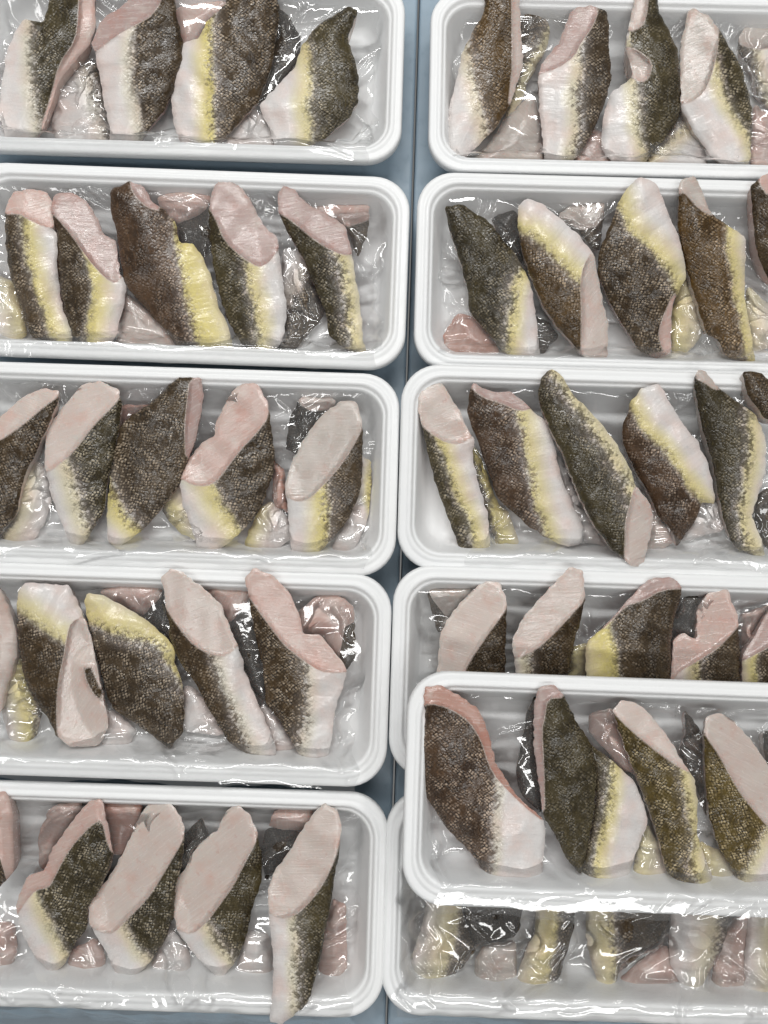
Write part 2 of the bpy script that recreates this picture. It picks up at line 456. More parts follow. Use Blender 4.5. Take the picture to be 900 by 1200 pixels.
low('L1', 'B', 'pinkish flesh piece behind the yellow striped piece', [(10,40),(240,-40),(260,20),(150,110),(110,190),(40,200),(20,140)], all=True, fc='mauve')
low('L1', 'B', 'dark piece beneath, between third and fourth pieces', [(440,20),(500,70),(550,160),(545,240),(440,400),(340,450),(390,200)], d='black')
low('L1', 'B', 'pale piece beneath, lower end between third and fourth pieces', [(350,452),(400,490),(440,600),(450,640),(200,632),(250,555)], belly=True, y=.1)
# --- topmost right tray
top('R1', 'C', 'fillet piece with very dark wet back', [(250,-60),(388,-60),(398,100),(408,270),(372,390),(340,460),(300,530),(240,590),(130,695),(95,670),(85,560),(95,440),(130,330),(150,220),(170,180),(240,60)],
    f=[[(358,-90),(420,-90),(430,270),(380,420),(345,450),(352,380),(364,280)]], b=[(165,190),(190,330),(215,450),(250,600)], sd='L', y=.35, d='warm', fc='pale')
top('R1', 'C', 'fillet piece with mauve cut face over white belly', [(620,35),(700,25),(765,50),(770,200),(780,330),(750,440),(700,560),(640,660),(600,715),(495,715),(490,600),(475,450),(470,320),(490,260),(560,180),(590,90)],
    f=[[(430,335),(470,315),(560,285),(625,235),(650,180),(700,110),(725,40),(700,0),(560,0),(430,260)]], b=[(640,220),(640,300),(625,400),(635,500),(605,700)], sd='L', y=.4, d='grey', fc='mauve')
top('R1', 'D', 'fillet piece with torn white notch in dark back', [(330,40),(345,-60),(430,-60),(440,50),(480,120),(520,220),(530,350),(530,480),(470,580),(400,650),(375,715),(290,715),(215,660),(195,600),(205,480),(240,390),(330,325),(300,200),(305,140)],
    f=[[(280,130),(310,-90),(400,-90),(385,90),(340,130)], [(290,195),(345,210),(412,262),(398,330),(365,348),(310,320)]], b=[(335,345),(345,450),(355,560),(385,720)], sd='L', y=.5, d='olive', fc='pale')
top('R1', 'D', 'fillet piece with grey oval cut face', [(560,50),(590,35),(650,70),(690,115),(740,200),(790,290),(830,440),(830,600),(825,680),(800,715),(730,715),(650,650),(590,560),(530,460),(530,330),(530,200),(545,120)],
    f=[[(490,150),(530,0),(640,10),(692,105),(687,200),(665,310),(630,390),(580,430),(525,438),(490,430)]], b=[(675,290),(705,400),(770,500),(830,620)], sd='L', y=.65, d='olive', fc='grey')
low('R1', 'C', 'dark and yellow piece beneath, right of first piece', [(385,30),(490,25),(520,110),(515,190),(440,320),(400,430),(330,510),(345,400),(390,280),(385,100)], b=[(525,110),(450,235),(400,330),(360,430)], sd='R', y=.6)
low('R1', 'C', 'grey flesh piece beneath, lower end between first and second', [(330,490),(460,390),(500,700),(170,700),(270,600)], all=True, fc='grey')
low('R1', 'C', 'pink flesh piece beneath, between second and third', [(700,540),(760,560),(800,715),(590,715)], all=True, fc='mauve')
low('R1', 'D', 'yellowish piece beneath, between third and fourth', [(520,480),(580,540),(630,610),(650,715),(370,715),(400,640)], b=[(560,530),(480,610),(390,680)], sd='R', y=.5)
low('R1', 'D', 'dark grey flesh piece at the upper right end', [(820,90),(890,70),(940,100),(940,500),(870,430),(850,400),(840,300),(770,220),(780,150)], f=[[(740,60),(960,40),(960,200),(860,210),(760,180)]], b=[(830,150),(860,300)], sd='R', y=.4, fc='grey')
low('R1', 'D', 'pink flesh piece at the lower right end', [(840,430),(945,520),(945,715),(825,715)], all=True, fc='pink')
# --- second left tray
top('L2', 'E', 'slim yellow bellied fillet piece with pink top', [(30,130),(60,90),(130,75),(200,90),(225,140),(225,240),(245,280),(240,400),(260,560),(300,680),(310,755),(250,740),(130,700),(80,560),(35,410),(22,280),(22,180)],
    f=[[(-10,140),(30,50),(200,50),(250,130),(245,245),(180,235),(120,205),(80,180),(20,185)]], b=[(95,200),(112,320),(140,450),(185,590),(245,740)], sd='R', y=.9, w=13, d='grey', fc='pink')
top('L2', 'E', 'yellow bellied fillet piece with large mauve cut face', [(215,170),(225,100),(300,90),(360,125),(400,180),(440,270),(490,300),(505,430),(535,490),(520,580),(490,690),(450,775),(360,750),(310,700),(270,590),(245,430),(240,260)],
    f=[[(190,160),(210,50),(370,90),(450,240),(530,290),(525,430),(490,478),(440,450),(370,370),(310,280),(240,195)]], b=[(375,395),(395,480),(388,590),(365,750)], sd='R', y=.95, w=16, d='grey', fc='mauve')
top('L2', 'E', 'large brown fillet piece with broad yellow strip', [(465,85),(545,45),(600,60),(640,130),(700,170),(745,230),(760,310),(815,305),(860,370),(890,450),(920,570),(970,670),(985,762),(910,768),(830,745),(760,760),(700,680),(620,590),(540,500),(510,400),(490,250),(465,150)],
    f=[[(545,20),(670,40),(680,170),(620,155),(560,95)]], b=[(752,290),(765,420),(790,520),(825,640),(850,780)], sd='R', y=1, w=30, d='red', fc='mauve')
top('L2', 'F', 'fillet piece with mauve cut face and whitish belly', [(170,110),(190,50),(260,35),(310,80),(350,150),(390,230),(450,280),(462,380),(475,480),(490,580),(480,690),(435,780),(370,785),(300,730),(250,650),(210,540),(180,400),(165,280),(160,180)],
    f=[[(130,110),(170,10),(280,10),(410,215),(480,280),(450,340),(410,392),(370,407),(310,370),(230,300),(185,190)]], b=[(330,390),(345,500),(375,600),(370,790)], sd='R', y=.8, w=11, d='olive', fc='mauve')
top('L2', 'F', 'slim olive fillet piece with long mauve cut face', [(455,180),(450,90),(480,60),(530,85),(570,135),(650,180),(735,230),(765,340),(775,420),(800,560),(810,700),(830,790),(780,780),(670,705),(655,600),(600,470),(560,370),(500,270)],
    f=[[(420,165),(420,30),(560,80),(750,205),(785,352),(720,355),(650,320),(580,270),(500,200)]], b=[(715,350),(738,450),(752,560),(768,690),(790,785)], sd='R', y=.7, w=10, d='olive', fc='mauve')
low('L2', 'E', 'yellow piece beneath at the left edge', [(-40,430),(60,470),(120,690),(60,735),(-40,740)], b=[(100,500),(125,720)], sd='L', y=.8, w=20)
low('L2', 'E', 'pale flesh piece beneath, between second and third pieces', [(530,510),(620,590),(700,650),(770,745),(480,755),(500,690)], all=True, fc='pale')
low('L2', 'F', 'dark piece beneath, between third and fourth pieces', [(30,220),(100,190),(170,120),(200,200),(230,300),(170,340),(130,370),(80,320),(20,300)], d='black')
low('L2', 'F', 'mauve flesh piece behind, between third and fourth pieces', [(-60,110),(60,60),(180,80),(170,170),(40,230),(-20,210)], all=True, fc='mauve')
low('L2', 'F', 'grey and white piece beneath, between fourth and fifth pieces', [(470,330),(540,330),(610,480),(660,600),(520,760),(440,770),(480,690)], b=[(590,380),(520,500),(470,600)], sd='L', y=.1, d='grey')
low('L2', 'F', 'pinkish piece behind the last piece, at right end', [(540,140),(700,115),(840,140),(835,250),(790,375),(740,230)], f=[[(520,90),(860,90),(855,200),(760,232),(720,240),(540,200)]], fc='mauve', d='grey')
# --- second right tray
top('R2', 'G', 'dark olive fillet piece with thin yellow stripe', [(75,150),(150,140),(210,180),(270,220),(320,290),(380,360),(440,480),(460,600),(480,790),(420,803),(340,780),(280,710),(180,600),(175,500),(140,380),(100,260)],
    b=[(410,400),(372,500),(355,640),(350,790)], sd='R', y=.85, w=11, d='olive')
top('R2', 'G', 'fillet piece with yellow top and pink lower cut', [(385,150),(420,118),(490,140),(560,200),(640,270),(705,350),(720,430),(745,560),(765,640),(765,790),(670,790),(650,765),(560,670),(490,570),(440,450),(400,330),(385,240)],
    f=[[(650,470),(662,400),(700,340),(750,410),(800,640),(800,820),(655,820),(652,740),(655,600)]], b=[(375,240),(450,270),(540,360),(600,430),(660,475)], sd='R', y=.85, w=15, d='warm', fc='pale', z=(.024, .040))
top('R2', 'H', 'broad fillet piece lying yellow belly up', [(270,130),(310,70),(360,20),(430,60),(470,150),(510,250),(545,350),(555,450),(500,550),(490,640),(495,760),(430,795),(360,760),(320,700),(260,610),(210,510),(180,420),(190,330),(240,220)],
    f=[[(505,510),(450,640),(438,700),(462,770),(530,770),(520,560)]], b=[(262,120),(320,260),(430,340),(480,420),(515,510)], n=1, sd='R', z=(.017,.043), y=.85, w=15, d='brown', fc='pink')
top('R2', 'H', 'amber brown fillet piece with yellow right side', [(530,40),(590,20),(620,80),(660,180),(730,230),(805,280),(805,400),(800,540),(830,680),(850,825),(790,818),(720,780),(690,715),(640,690),(600,560),(560,430),(525,280),(520,130)],
    f=[[(490,20),(630,-20),(690,190),(640,182),(580,130),(545,85),(515,110)]], b=[(730,235),(742,350),(768,480),(778,600),(812,700),(830,830)], sd='R', y=.85, w=11, d='warm', fc='grey')
top('R2', 'H', 'dark fillet piece cut by the right picture edge', [(825,70),(860,30),(950,-10),(1000,100),(1000,500),(920,480),(860,380),(840,260),(830,150)], f=[[(840,0),(1010,-60),(1010,50),(900,110),(865,50)]], d='brown', fc='pink')
low('R2', 'G', 'pink flesh piece beneath at the lower left corner', [(70,690),(130,600),(200,620),(290,720),(320,790),(110,790),(75,750)], all=True, fc='rose')
low('R2', 'G', 'dark piece beneath, between first and second pieces', [(270,200),(380,160),(400,300),(430,420),(380,370),(310,290)], d='black')
low('R2', 'G', 'dark tail end beneath, low between first and second pieces', [(440,600),(530,650),(555,700),(490,780),(455,790)], d='black')
low('R2', 'G', 'grey flesh piece behind, between second and third pieces', [(550,190),(640,115),(755,110),(730,340),(690,320),(630,240)], f=[[(530,190),(640,80),(780,80),(730,230),(660,250),(600,240)]], fc='grey', d='grey')
low('R2', 'H', 'yellow piece beneath, between third and fourth pieces', [(560,440),(600,560),(625,690),(560,770),(490,760),(490,640),(510,520)], b=[(470,430),(480,770)], sd='R', y=.9, w=26)
low('R2', 'H', 'yellowish piece beneath, between fourth and fifth pieces', [(810,480),(900,560),(960,600),(960,740),(840,760),(800,640)], b=[(780,480),(800,770)], sd='R', y=.6, w=22)
# --- third left tray
top('L3', 'I', 'dark scaly fillet piece at the left edge', [(-60,290),(0,210),(90,130),(180,90),(250,100),(240,160),(200,260),(140,380),(100,470),(70,620),(0,710),(-80,760)],
    f=[[(-100,345),(-100,180),(60,80),(240,50),(265,112),(190,162),(100,240),(0,310)]], n=1, d='brown', fc='pale')
top('L3', 'I', 'fillet piece with pink slanted cut and white point', [(200,250),(290,140),(350,70),(430,60),(500,95),(515,150),(500,270),(480,380),(455,470),(440,600),(420,640),(390,690),(330,780),(290,730),(240,610),(210,520),(195,450),(185,400)],
    f=[[(140,440),(170,290),(330,30),(530,50),(518,115),(470,170),(390,250),(300,370),(195,452)]], b=[(270,380),(305,490),(335,600),(375,720)], n=1, sd='L', y=.45, w=11, d='olive', fc='pale')
top('L3', 'I', 'large dark fillet piece with shiny net scales', [(540,215),(640,150),(720,70),(760,40),(850,45),(860,130),(830,290),(790,400),(770,480),(700,570),(640,650),(580,710),(500,755),(455,740),(450,620),(465,460),(490,330),(510,250)],
    f=[[(802,50),(880,20),(890,140),(840,330),(785,400),(780,260),(790,150)]], b=[(452,470),(490,590),(545,650),(605,715)], n=1, sd='L', y=.95, w=14, d='grey', fc='mauve')
top('L3', 'J', 'fillet piece with pink two lobed cut face', [(190,240),(240,130),(300,60),(370,75),(410,150),(420,220),(440,380),(430,460),(400,540),(370,620),(300,690),(240,750),(170,795),(115,770),(90,680),(50,580),(38,480),(70,400),(130,320),(185,290)],
    f=[[(-10,480),(40,370),(170,270),(180,170),(290,10),(430,50),(417,205),(360,280),(300,340),(240,420),(195,480),(150,503),(90,497),(45,470)]], b=[(180,505),(222,590),(295,700)], n=1, sd='L', y=.85, w=18, d='grey', fc='pink')
top('L3', 'J', 'fillet piece with broad grey cut face', [(640,200),(720,140),(790,150),(810,240),(810,400),(800,540),(740,660),(690,720),(630,780),(570,800),(510,780),(500,680),(490,560),(480,500),(510,400),(570,290)],
    f=[[(450,520),(490,370),(620,180),(720,100),(830,120),(814,245),(770,330),(720,410),(650,490),(590,552),(540,570),(480,545)]], b=[(640,500),(660,580),(652,680),(640,780)], sd='L', y=.95, w=15, d='grey', fc='grey')
low('L3', 'I', 'yellowish piece beneath, between first and second pieces', [(80,480),(140,390),(200,420),(225,560),(180,680),(100,790),(20,790),(0,710),(60,630)], b=[(80,480),(60,640),(20,720)], sd='R', y=.5, w=15)
low('L3', 'I', 'pink flesh piece behind, between second and third pieces', [(505,160),(640,160),(580,270),(500,290)], all=True, fc='rose')
low('L3', 'I', 'yellow piece beneath, between third and fourth pieces', [(680,600),(760,490),(850,560),(860,740),(780,715),(720,660)], b=[(690,560),(735,690)], sd='R', y=.8, w=16)
low('L3', 'J', 'yellow and white piece beneath, between fourth and fifth', [(310,745),(360,620),(420,560),(500,640),(520,720),(440,770),(340,782)], b=[(330,600),(290,740)], sd='R', y=1, w=18)
low('L3', 'J', 'red pink flesh piece beneath, between fourth and fifth', [(430,390),(480,430),(500,620),(430,580)], all=True, fc='rose')
low('L3', 'J', 'dark piece under film behind the last piece', [(540,130),(660,105),(700,150),(620,260),(530,370),(485,345),(500,230)], f=[[(510,70),(720,70),(700,180),(560,185)]], fc='pale', d='black')
low('L3', 'J', 'pale belly piece beneath at the right end', [(790,370),(845,395),(850,480),(830,650),(750,832),(680,775),(700,700),(760,620)], b=[(860,380),(840,520),(880,700)], sd='L', y=.9, w=7)
# --- third right tray
top('R3', 'K', 'slim fillet piece with grey oval cut end', [(75,110),(110,55),(160,50),(200,110),(250,190),(280,270),(310,300),(300,380),(330,500),(370,640),(380,790),(310,785),(250,780),(200,640),(140,480),(90,270),(70,170)],
    f=[[(30,120),(80,10),(180,20),(310,250),(310,290),(250,328),(190,318),(130,282),(80,240)]], b=[(165,310),(200,420),(250,560),(300,680),(330,790)], sd='R', y=.85, w=11, d='olive', fc='pale')
top('R3', 'K', 'reddish brown fillet piece with yellow and white side', [(290,90),(310,70),(380,105),(470,105),(530,160),(620,240),(650,350),(680,480),(730,590),(775,690),(760,745),(700,760),(640,735),(560,690),(480,620),(410,560),(370,450),(320,300),(280,200)],
    f=[[(260,40),(480,70),(570,170),(500,187),(420,150),(350,130),(300,92)]], b=[(500,190),(535,350),(552,480),(580,600),(615,720)], sd='R', y=.8, w=13, d='red', fc='mauve')
top('R3', 'M', 'long rounded olive fillet piece with pink lower cut', [(-70,110),(-58,50),(-13,5),(22,30),(80,120),(180,220),(260,320),(320,440),(340,500),(400,570),(420,640),(390,770),(370,850),(310,830),(230,760),(160,660),(100,540),(40,380),(-20,260),(-60,160)],
    f=[[(330,530),(345,498),(450,560),(440,780),(400,880),(294,870),(297,760),(300,650),(320,580)]], b=[(0,20),(70,130),(160,250),(245,370),(305,470),(330,560)], sd='R', y=.6, w=12, d='olive', fc='pale', z=(.038, .042))
top('R3', 'M', 'dark red brown fillet piece with wavy yellow edge', [(320,150),(360,95),(440,65),(480,140),(540,240),(600,310),(640,390),(670,500),(675,580),(620,570),(600,640),(510,765),(500,700),(430,620),(400,540),(340,440),(290,330),(285,260)],
    b=[(318,150),(380,270),(470,350),(540,460),(620,565)], sd='R', y=.85, w=11, d='red')
top('R3', 'M', 'olive fillet piece with pale yellow right edge', [(590,40),(610,10),(640,20),(680,80),(760,140),(850,200),(890,300),(890,440),(860,540),(830,630),(870,720),(900,830),(830,800),(750,750),(710,640),(690,540),(660,380),(620,240),(595,120)],
    f=[[(580,-10),(660,-10),(720,95),(670,92),(630,62),(595,50)]], b=[(828,210),(832,350),(810,480),(790,600),(800,700),(860,820)], sd='R', y=.7, w=11, d='olive', fc='grey')
top('R3', 'M', 'brown fillet piece in the upper right corner', [(790,20),(850,15),(960,90),(1000,250),(900,230),(850,170),(810,110)], d='brown', z=(.03, .043))
low('R3', 'K', 'speckled yellow strip beneath, between first and second pieces', [(280,310),(330,360),(400,560),(455,620),(505,750),(400,750),(360,640),(320,480)], b=[(300,340),(370,560),(420,750)], sd='R', y=1, w=16)
low('R3', 'K', 'pale piece beneath, between second and third pieces', [(640,350),(720,450),(770,600),(840,680),(870,760),(770,735),(690,560)], belly=True, y=.1)
low('R3', 'M', 'pale pink flesh piece beneath, between third and fourth', [(390,560),(450,640),(515,740),(440,770),(370,785),(390,650)], all=True, fc='pale')
low('R3', 'M', 'whitish piece beneath, between fourth and fifth pieces', [(610,560),(690,570),(720,690),(600,720),(530,740)], belly=True, y=.1)
low('R3', 'M', 'grey skinned piece beneath at the lower right', [(850,540),(960,470),(960,760),(890,770),(840,660)], d='grey')
# --- fourth left tray
top('L4', 'N', 'pink fleshed fillet piece at the left edge', [(-60,90),(0,100),(40,180),(75,310),(70,400),(30,520),(0,640),(-80,640)], all=True, fc='pale')
top('L4', 'N', 'dark fillet piece with long pale pink cut face', [(80,110),(110,80),(220,90),(295,95),(330,170),(360,240),(390,330),(410,440),(440,590),(460,680),(420,770),(300,775),(245,740),(200,650),(140,570),(95,460),(75,300),(70,180)],
    f=[[(285,300),(300,250),(355,220),(410,330),(440,440),(490,680),(440,810),(290,810),(243,740),(240,600),(250,480),(270,400)]], h=[[(350,440),(385,438),(430,540),(432,585),(395,555),(362,495)]], b=[(75,200),(150,250),(230,310),(290,335)], sd='R', y=.75, w=16, d='brown', fc='pale', z=(.024, .040))
top('L4', 'N', 'broad net scaled fillet piece with yellow edge up', [(355,160),(370,125),(430,135),(520,180),(620,240),(700,310),(740,370),(735,420),(770,500),(780,620),(770,720),(715,785),(660,740),(560,670),(480,620),(450,550),(420,430),(390,320),(365,220)],
    b=[(365,225),(450,275),(560,315),(660,330),(725,430)], n=1, sd='R', y=.85, w=26, d='grey')
top('L4', 'O', 'long fillet piece with pink cut, silvery speckled side', [(-40,60),(0,20),(50,40),(130,100),(210,170),(250,270),(285,350),(310,440),(350,550),(400,660),(440,760),(445,820),(340,820),(240,750),(170,630),(100,500),(40,420),(0,330),(-20,180)],
    f=[[(-70,100),(-60,-20),(60,0),(230,150),(300,330),(240,392),(170,387),(100,347),(50,290),(-5,215)]], b=[(190,400),(212,510),(270,620),(310,720),(365,830)], sd='R', fs=.08, z=(.017,.045), y=.22, w=9, d='brown', fc='pale')
top('L4', 'O', 'large fillet piece with pink cut and white tip', [(320,110),(310,60),(350,20),(430,50),(500,120),(545,220),(560,300),(630,300),(690,370),(745,450),(740,480),(700,590),(685,700),(670,800),(630,860),(560,850),(530,790),(460,660),(400,590),(390,450),(350,260)],
    f=[[(290,90),(290,-10),(440,10),(570,220),(640,285),(790,450),(700,464),(630,457),(560,410),(480,345),(400,240),(330,140)]], b=[(575,430),(590,520),(580,640),(545,810)], n=1, sd='R', fs=.10, z=(.017,.044), y=.2, w=8, d='brown', fc='pink')
low('L4', 'N', 'yellow speckled piece beneath, between first and second', [(50,380),(100,400),(130,540),(180,620),(160,720),(110,772),(40,745),(10,650),(15,540)], b=[(90,400),(135,640),(145,760)], sd='L', y=.95, w=15)
low('L4', 'N', 'pale belly piece beneath, between second and third', [(430,610),(500,630),(580,710),(545,765),(430,780)], belly=True, y=.3)
low('L4', 'N', 'dark piece behind, between third and fourth', [(590,230),(680,130),(750,260),(760,380),(690,310)], d='black')
low('L4', 'N', 'mauve flesh piece behind the net scaled piece', [(410,120),(540,70),(690,80),(680,150),(610,225),(520,190)], all=True, fc='mauve')
low('L4', 'O', 'white belly piece beneath, left of the long piece', [(50,510),(110,530),(190,640),(230,730),(50,710)], belly=True, y=.05)
low('L4', 'O', 'white belly strip low between fourth and fifth', [(380,590),(440,640),(530,780),(440,805),(400,700)], belly=True, y=.05)
low('L4', 'O', 'dark piece beneath, between fourth and fifth', [(250,270),(340,230),(390,440),(410,600),(340,530),(290,400)], d='black')
low('L4', 'O', 'mauve flesh piece behind, between fourth and fifth', [(120,90),(320,60),(340,140),(250,260),(190,160)], all=True, fc='mauve')
low('L4', 'O', 'pink flesh piece under film at the right end', [(530,210),(620,135),(720,135),(775,190),(780,400),(740,455),(690,380),(640,310),(540,300)], all=True, h=[[(735,270),(795,235),(795,450),(740,450),(712,395)]], fc='pink')
# --- fourth right tray
top('R4', 'P', 'fillet piece with large grey pink cut face', [(330,190),(430,100),(490,120),(520,190),(515,300),(510,540),(220,540),(235,340),(270,270)],
    f=[[(190,560),(210,300),(420,50),(550,70),(527,215),(470,290),(420,360),(360,450),(310,560)]], d='brown', fc='pale')
top('R4', 'P', 'fillet piece with tall pale pointed cut face', [(590,260),(700,140),(790,45),(840,70),(850,160),(835,260),(800,380),(770,540),(560,540),(545,420),(540,360)],
    f=[[(510,430),(520,320),(780,10),(880,50),(850,190),(790,250),(720,330),(640,400),(560,440)]], b=[(600,430),(610,540)], sd='L', fs=.12, y=.4, w=9, d='brown', fc='pale', z=(.017, .045))
top('R4', 'Q', 'square dark fillet piece with yellow left block', [(130,370),(190,320),(240,270),(320,180),(400,100),(500,95),(540,140),(500,280),(490,400),(490,550),(130,545)],
    f=[[(190,325),(140,280),(380,60),(530,60),(570,140),(450,147),(380,190),(300,215),(255,262)]], b=[(225,270),(250,400),(265,550)], sd='L', y=1, w=32, d='grey', fc='mauve')
top('R4', 'Q', 'fillet piece with pink upright lobe', [(600,220),(660,150),(720,105),(740,180),(775,260),(780,380),(780,560),(490,550),(495,430),(500,360),(540,330),(600,360)],
    f=[[(460,560),(470,320),(570,310),(590,190),(730,70),(810,260),(740,340),(680,400),(600,450),(530,490),(490,540)]], b=[(590,450),(600,560)], sd='L', y=.7, w=10, d='grey', fc='pink')
top('R4', 'Q', 'fillet piece with mauve cut at the picture edge', [(790,430),(850,330),(920,200),(1000,200),(1000,560),(790,555)],
    f=[[(770,440),(850,290),(920,170),(1020,170),(1020,330),(900,390),(780,455)]], b=[(845,420),(845,560)], sd='L', y=.9, w=12, d='grey', fc='mauve')
low('R4', 'P', 'grey flesh piece behind the first piece', [(185,145),(380,135),(350,200),(290,280),(230,340),(195,220)], all=True, h=[[(180,140),(205,190),(260,260),(230,340),(180,260)]], fc='grey', d='grey')
low('R4', 'P', 'brownish yellow piece beneath, between second and third', [(780,390),(860,370),(860,520),(770,520)], b=[(800,370),(790,520)], sd='R', y=.9, w=16)
low('R4', 'Q', 'dark piece behind, between third and fourth', [(540,180),(610,170),(610,360),(540,340),(490,300)], d='black')
low('R4', 'Q', 'mauve flesh piece behind, between fourth and fifth', [(785,250),(860,225),(920,205),(860,340),(790,430)], all=True, fc='mauve')
# --- bottom left tray
top('L5', 'S', 'pink fillet piece cut by the left edge', [(-60,20),(30,30),(55,120),(60,260),(60,360),(20,410),(-60,480)], all=True, h=[[(-80,290),(0,310),(32,420),(-80,470)]], fc='pink')
top('L5', 'S', 'fillet piece with olive back and stepped pink cut', [(210,290),(290,170),(370,70),(430,60),(450,150),(475,280),(470,340),(420,440),(370,520),(370,600),(310,680),(270,760),(215,790),(150,730),(100,640),(70,545),(75,470),(120,380),(190,360)],
    f=[[(40,560),(50,430),(110,330),(185,345),(195,260),(350,30),(450,30),(490,300),(458,262),(430,142),(380,170),(290,270),(232,380),(207,430),(150,442),(110,490),(65,558)]], b=[(150,445),(180,540),(240,640),(285,750)], n=1, sd='L', y=.55, w=10, d='olive', fc='pink')
top('L5', 'S', 'fillet piece with broad pale cut and silvery side', [(540,240),(600,110),(640,70),(720,75),(770,140),(780,220),(770,320),(740,440),(735,540),(700,650),(640,740),(550,830),(490,800),(440,690),(380,600),(370,500),(420,440),(480,360)],
    f=[[(340,590),(350,470),(590,60),(720,40),(800,130),(778,220),(720,320),(660,420),(620,480),(540,560),(480,627),(430,622),(365,588)]], b=[(510,590),(560,670),(635,750)], n=1, sd='L', y=.4, w=8, d='olive', fc='pale')
top('L5', 'T', 'fillet piece with ragged pale cut face', [(90,290),(150,220),(200,190),(230,110),(280,80),(340,130),(365,200),(385,300),(380,420),(340,540),(320,640),(280,740),(210,815),(150,770),(80,690),(30,620),(10,540),(25,400),(60,350)],
    f=[[(-20,600),(-10,470),(80,260),(210,90),(280,50),(370,110),(370,215),(310,330),(260,430),(200,510),(150,580),(90,632),(15,605)]], b=[(145,590),(200,680),(270,755)], sd='L', y=.45, w=8, d='olive', fc='pale')
top('L5', 'T', 'long fillet piece hanging over the lower rim', [(540,210),(600,120),(650,75),(700,100),(720,170),(710,280),(690,400),(670,540),(640,680),(610,820),(580,920),(520,970),(470,1010),(415,1000),(430,870),(430,700),(415,560),(410,450),(430,370),(480,310)],
    f=[[(380,500),(390,370),(640,40),(740,70),(724,200),(695,310),(640,420),(580,500),(520,552),(460,564),(400,530)]], b=[(520,565),(530,680),(520,800),(528,980)], sd='L', y=.35, w=7, d='olive', fc='pale', z=(.040, .044))
low('L5', 'S', 'pale pink flesh piece beneath at the lower left', [(-60,560),(60,580),(75,700),(20,900),(-60,900)], all=True, fc='pink')
low('L5', 'S', 'brownish pink flesh behind, between second and third pieces', [(430,70),(610,75),(560,230),(530,300),(465,285)], all=True, fc='rose')
low('L5', 'S', 'mauve flesh piece behind the stepped piece', [(160,210),(215,90),(360,60),(270,230),(190,360),(165,340)], all=True, fc='mauve')
low('L5', 'S', 'pink flesh piece beneath, low between second and third', [(290,700),(410,640),(450,720),(410,860),(270,850)], all=True, fc='pink')
low('L5', 'S', 'white belly piece beneath, between third and fourth', [(720,600),(800,690),(805,830),(700,822),(630,770)], belly=True, y=.05)
low('L5', 'S', 'dark piece behind, between third and fourth', [(770,220),(850,130),(880,220),(810,340),(760,350)], d='black')
low('L5', 'T', 'dark film covered piece between fourth and fifth', [(400,180),(550,195),(560,260),(450,370),(400,400),(380,300)], d='black')
low('L5', 'T', 'pink flesh piece behind, between fourth and fifth', [(410,180),(440,105),(610,95),(570,195)], all=True, fc='pink')
low('L5', 'T', 'white belly piece beneath, between fourth and fifth', [(330,610),(420,630),(440,850),(270,795)], belly=True, y=.05)
low('L5', 'T', 'small pink flesh piece beneath at the right end', [(680,480),(740,500),(742,600),(746,840),(615,835),(640,650)], all=True, fc='pink')
# --- upper stacked tray
top('ST', 'U', 'broad grey brown fillet piece with white lower corner', [(95,100),(100,55),(160,45),(250,90),(330,150),(370,250),(400,380),(500,530),(600,610),(610,680),(590,910),(430,915),(380,880),(300,760),(200,660),(100,510),(75,440),(90,300),(105,200)],
    f=[[(70,150),(70,20),(180,10),(370,140),(430,380),(550,510),(630,590),(605,625),(520,560),(410,450),(370,380),(340,280),(290,200),(210,145),(120,120)]], b=[(412,430),(402,560),(405,700),(385,880)], n=1, sd='R', y=.2, w=6, d='red', fc='rose')
top('ST', 'U', 'dark olive fillet piece with straight left cut', [(560,140),(580,50),(650,45),(690,100),(740,200),(800,290),(825,420),(815,580),(780,760),(760,850),(700,780),(650,680),(600,600),(580,450),(560,300)],
    f=[[(530,160),(560,20),(710,20),(692,97),(615,102),(605,180),(592,230),(602,420),(604,610),(550,500)]], d='olive', fc='mauve', z=(.019, .042))
top('ST', 'V', 'fillet piece with white belly and yellow line', [(130,280),(230,350),(260,380),(335,450),(380,560),(395,620),(350,740),(320,820),(295,935),(230,940),(130,880),(110,830),(150,680),(175,540),(170,420)],
    b=[(245,390),(232,540),(200,680),(172,800),(185,930)], sd='R', y=.85, w=11, d='olive', z=(.015, .034))
top('ST', 'V', 'slim golden olive fillet piece with pale cut', [(245,150),(280,110),(350,120),(420,190),(490,280),(540,370),(590,440),(605,560),(600,680),(640,790),(700,940),(620,940),(520,890),(470,830),(440,700),(400,580),(340,420),(290,290),(260,200)],
    f=[[(220,140),(250,70),(370,90),(620,420),(560,412),(480,362),(400,302),(330,242),(250,165)]], b=[(540,400),(568,540),(590,680),(590,800),(625,940)], n=1, sd='R', y=.75, w=10, d='gold', fc='pale')
top('ST', 'V', 'golden brown fillet piece with long pale cut', [(630,240),(640,180),(700,160),(780,220),(860,320),(920,420),(960,560),(960,860),(800,890),(750,830),(690,720),(650,600),(635,450)],
    f=[[(610,230),(610,130),(720,130),(890,300),(990,420),(990,710),(900,642),(830,560),(770,480),(700,350),(635,255)]], b=[(930,600),(860,740),(785,870)], n=1, sd='R', y=.55, w=10, d='gold', fc='pale')
low('ST', 'U', 'dark piece beneath, between first and second', [(530,160),(575,60),(600,600),(500,500),(485,400)], d='black')
low('ST', 'V', 'pink flesh piece behind, between third and fourth', [(145,165),(245,140),(300,290),(345,430),(280,400),(220,330),(145,240)], all=True, fc='pink')
low('ST', 'V', 'yellowish piece beneath, between third and fourth', [(390,630),(430,700),(480,850),(400,905),(325,870),(345,740)], belly=True, b=[(330,620),(330,900)], sd='R', y=.7, w=24)
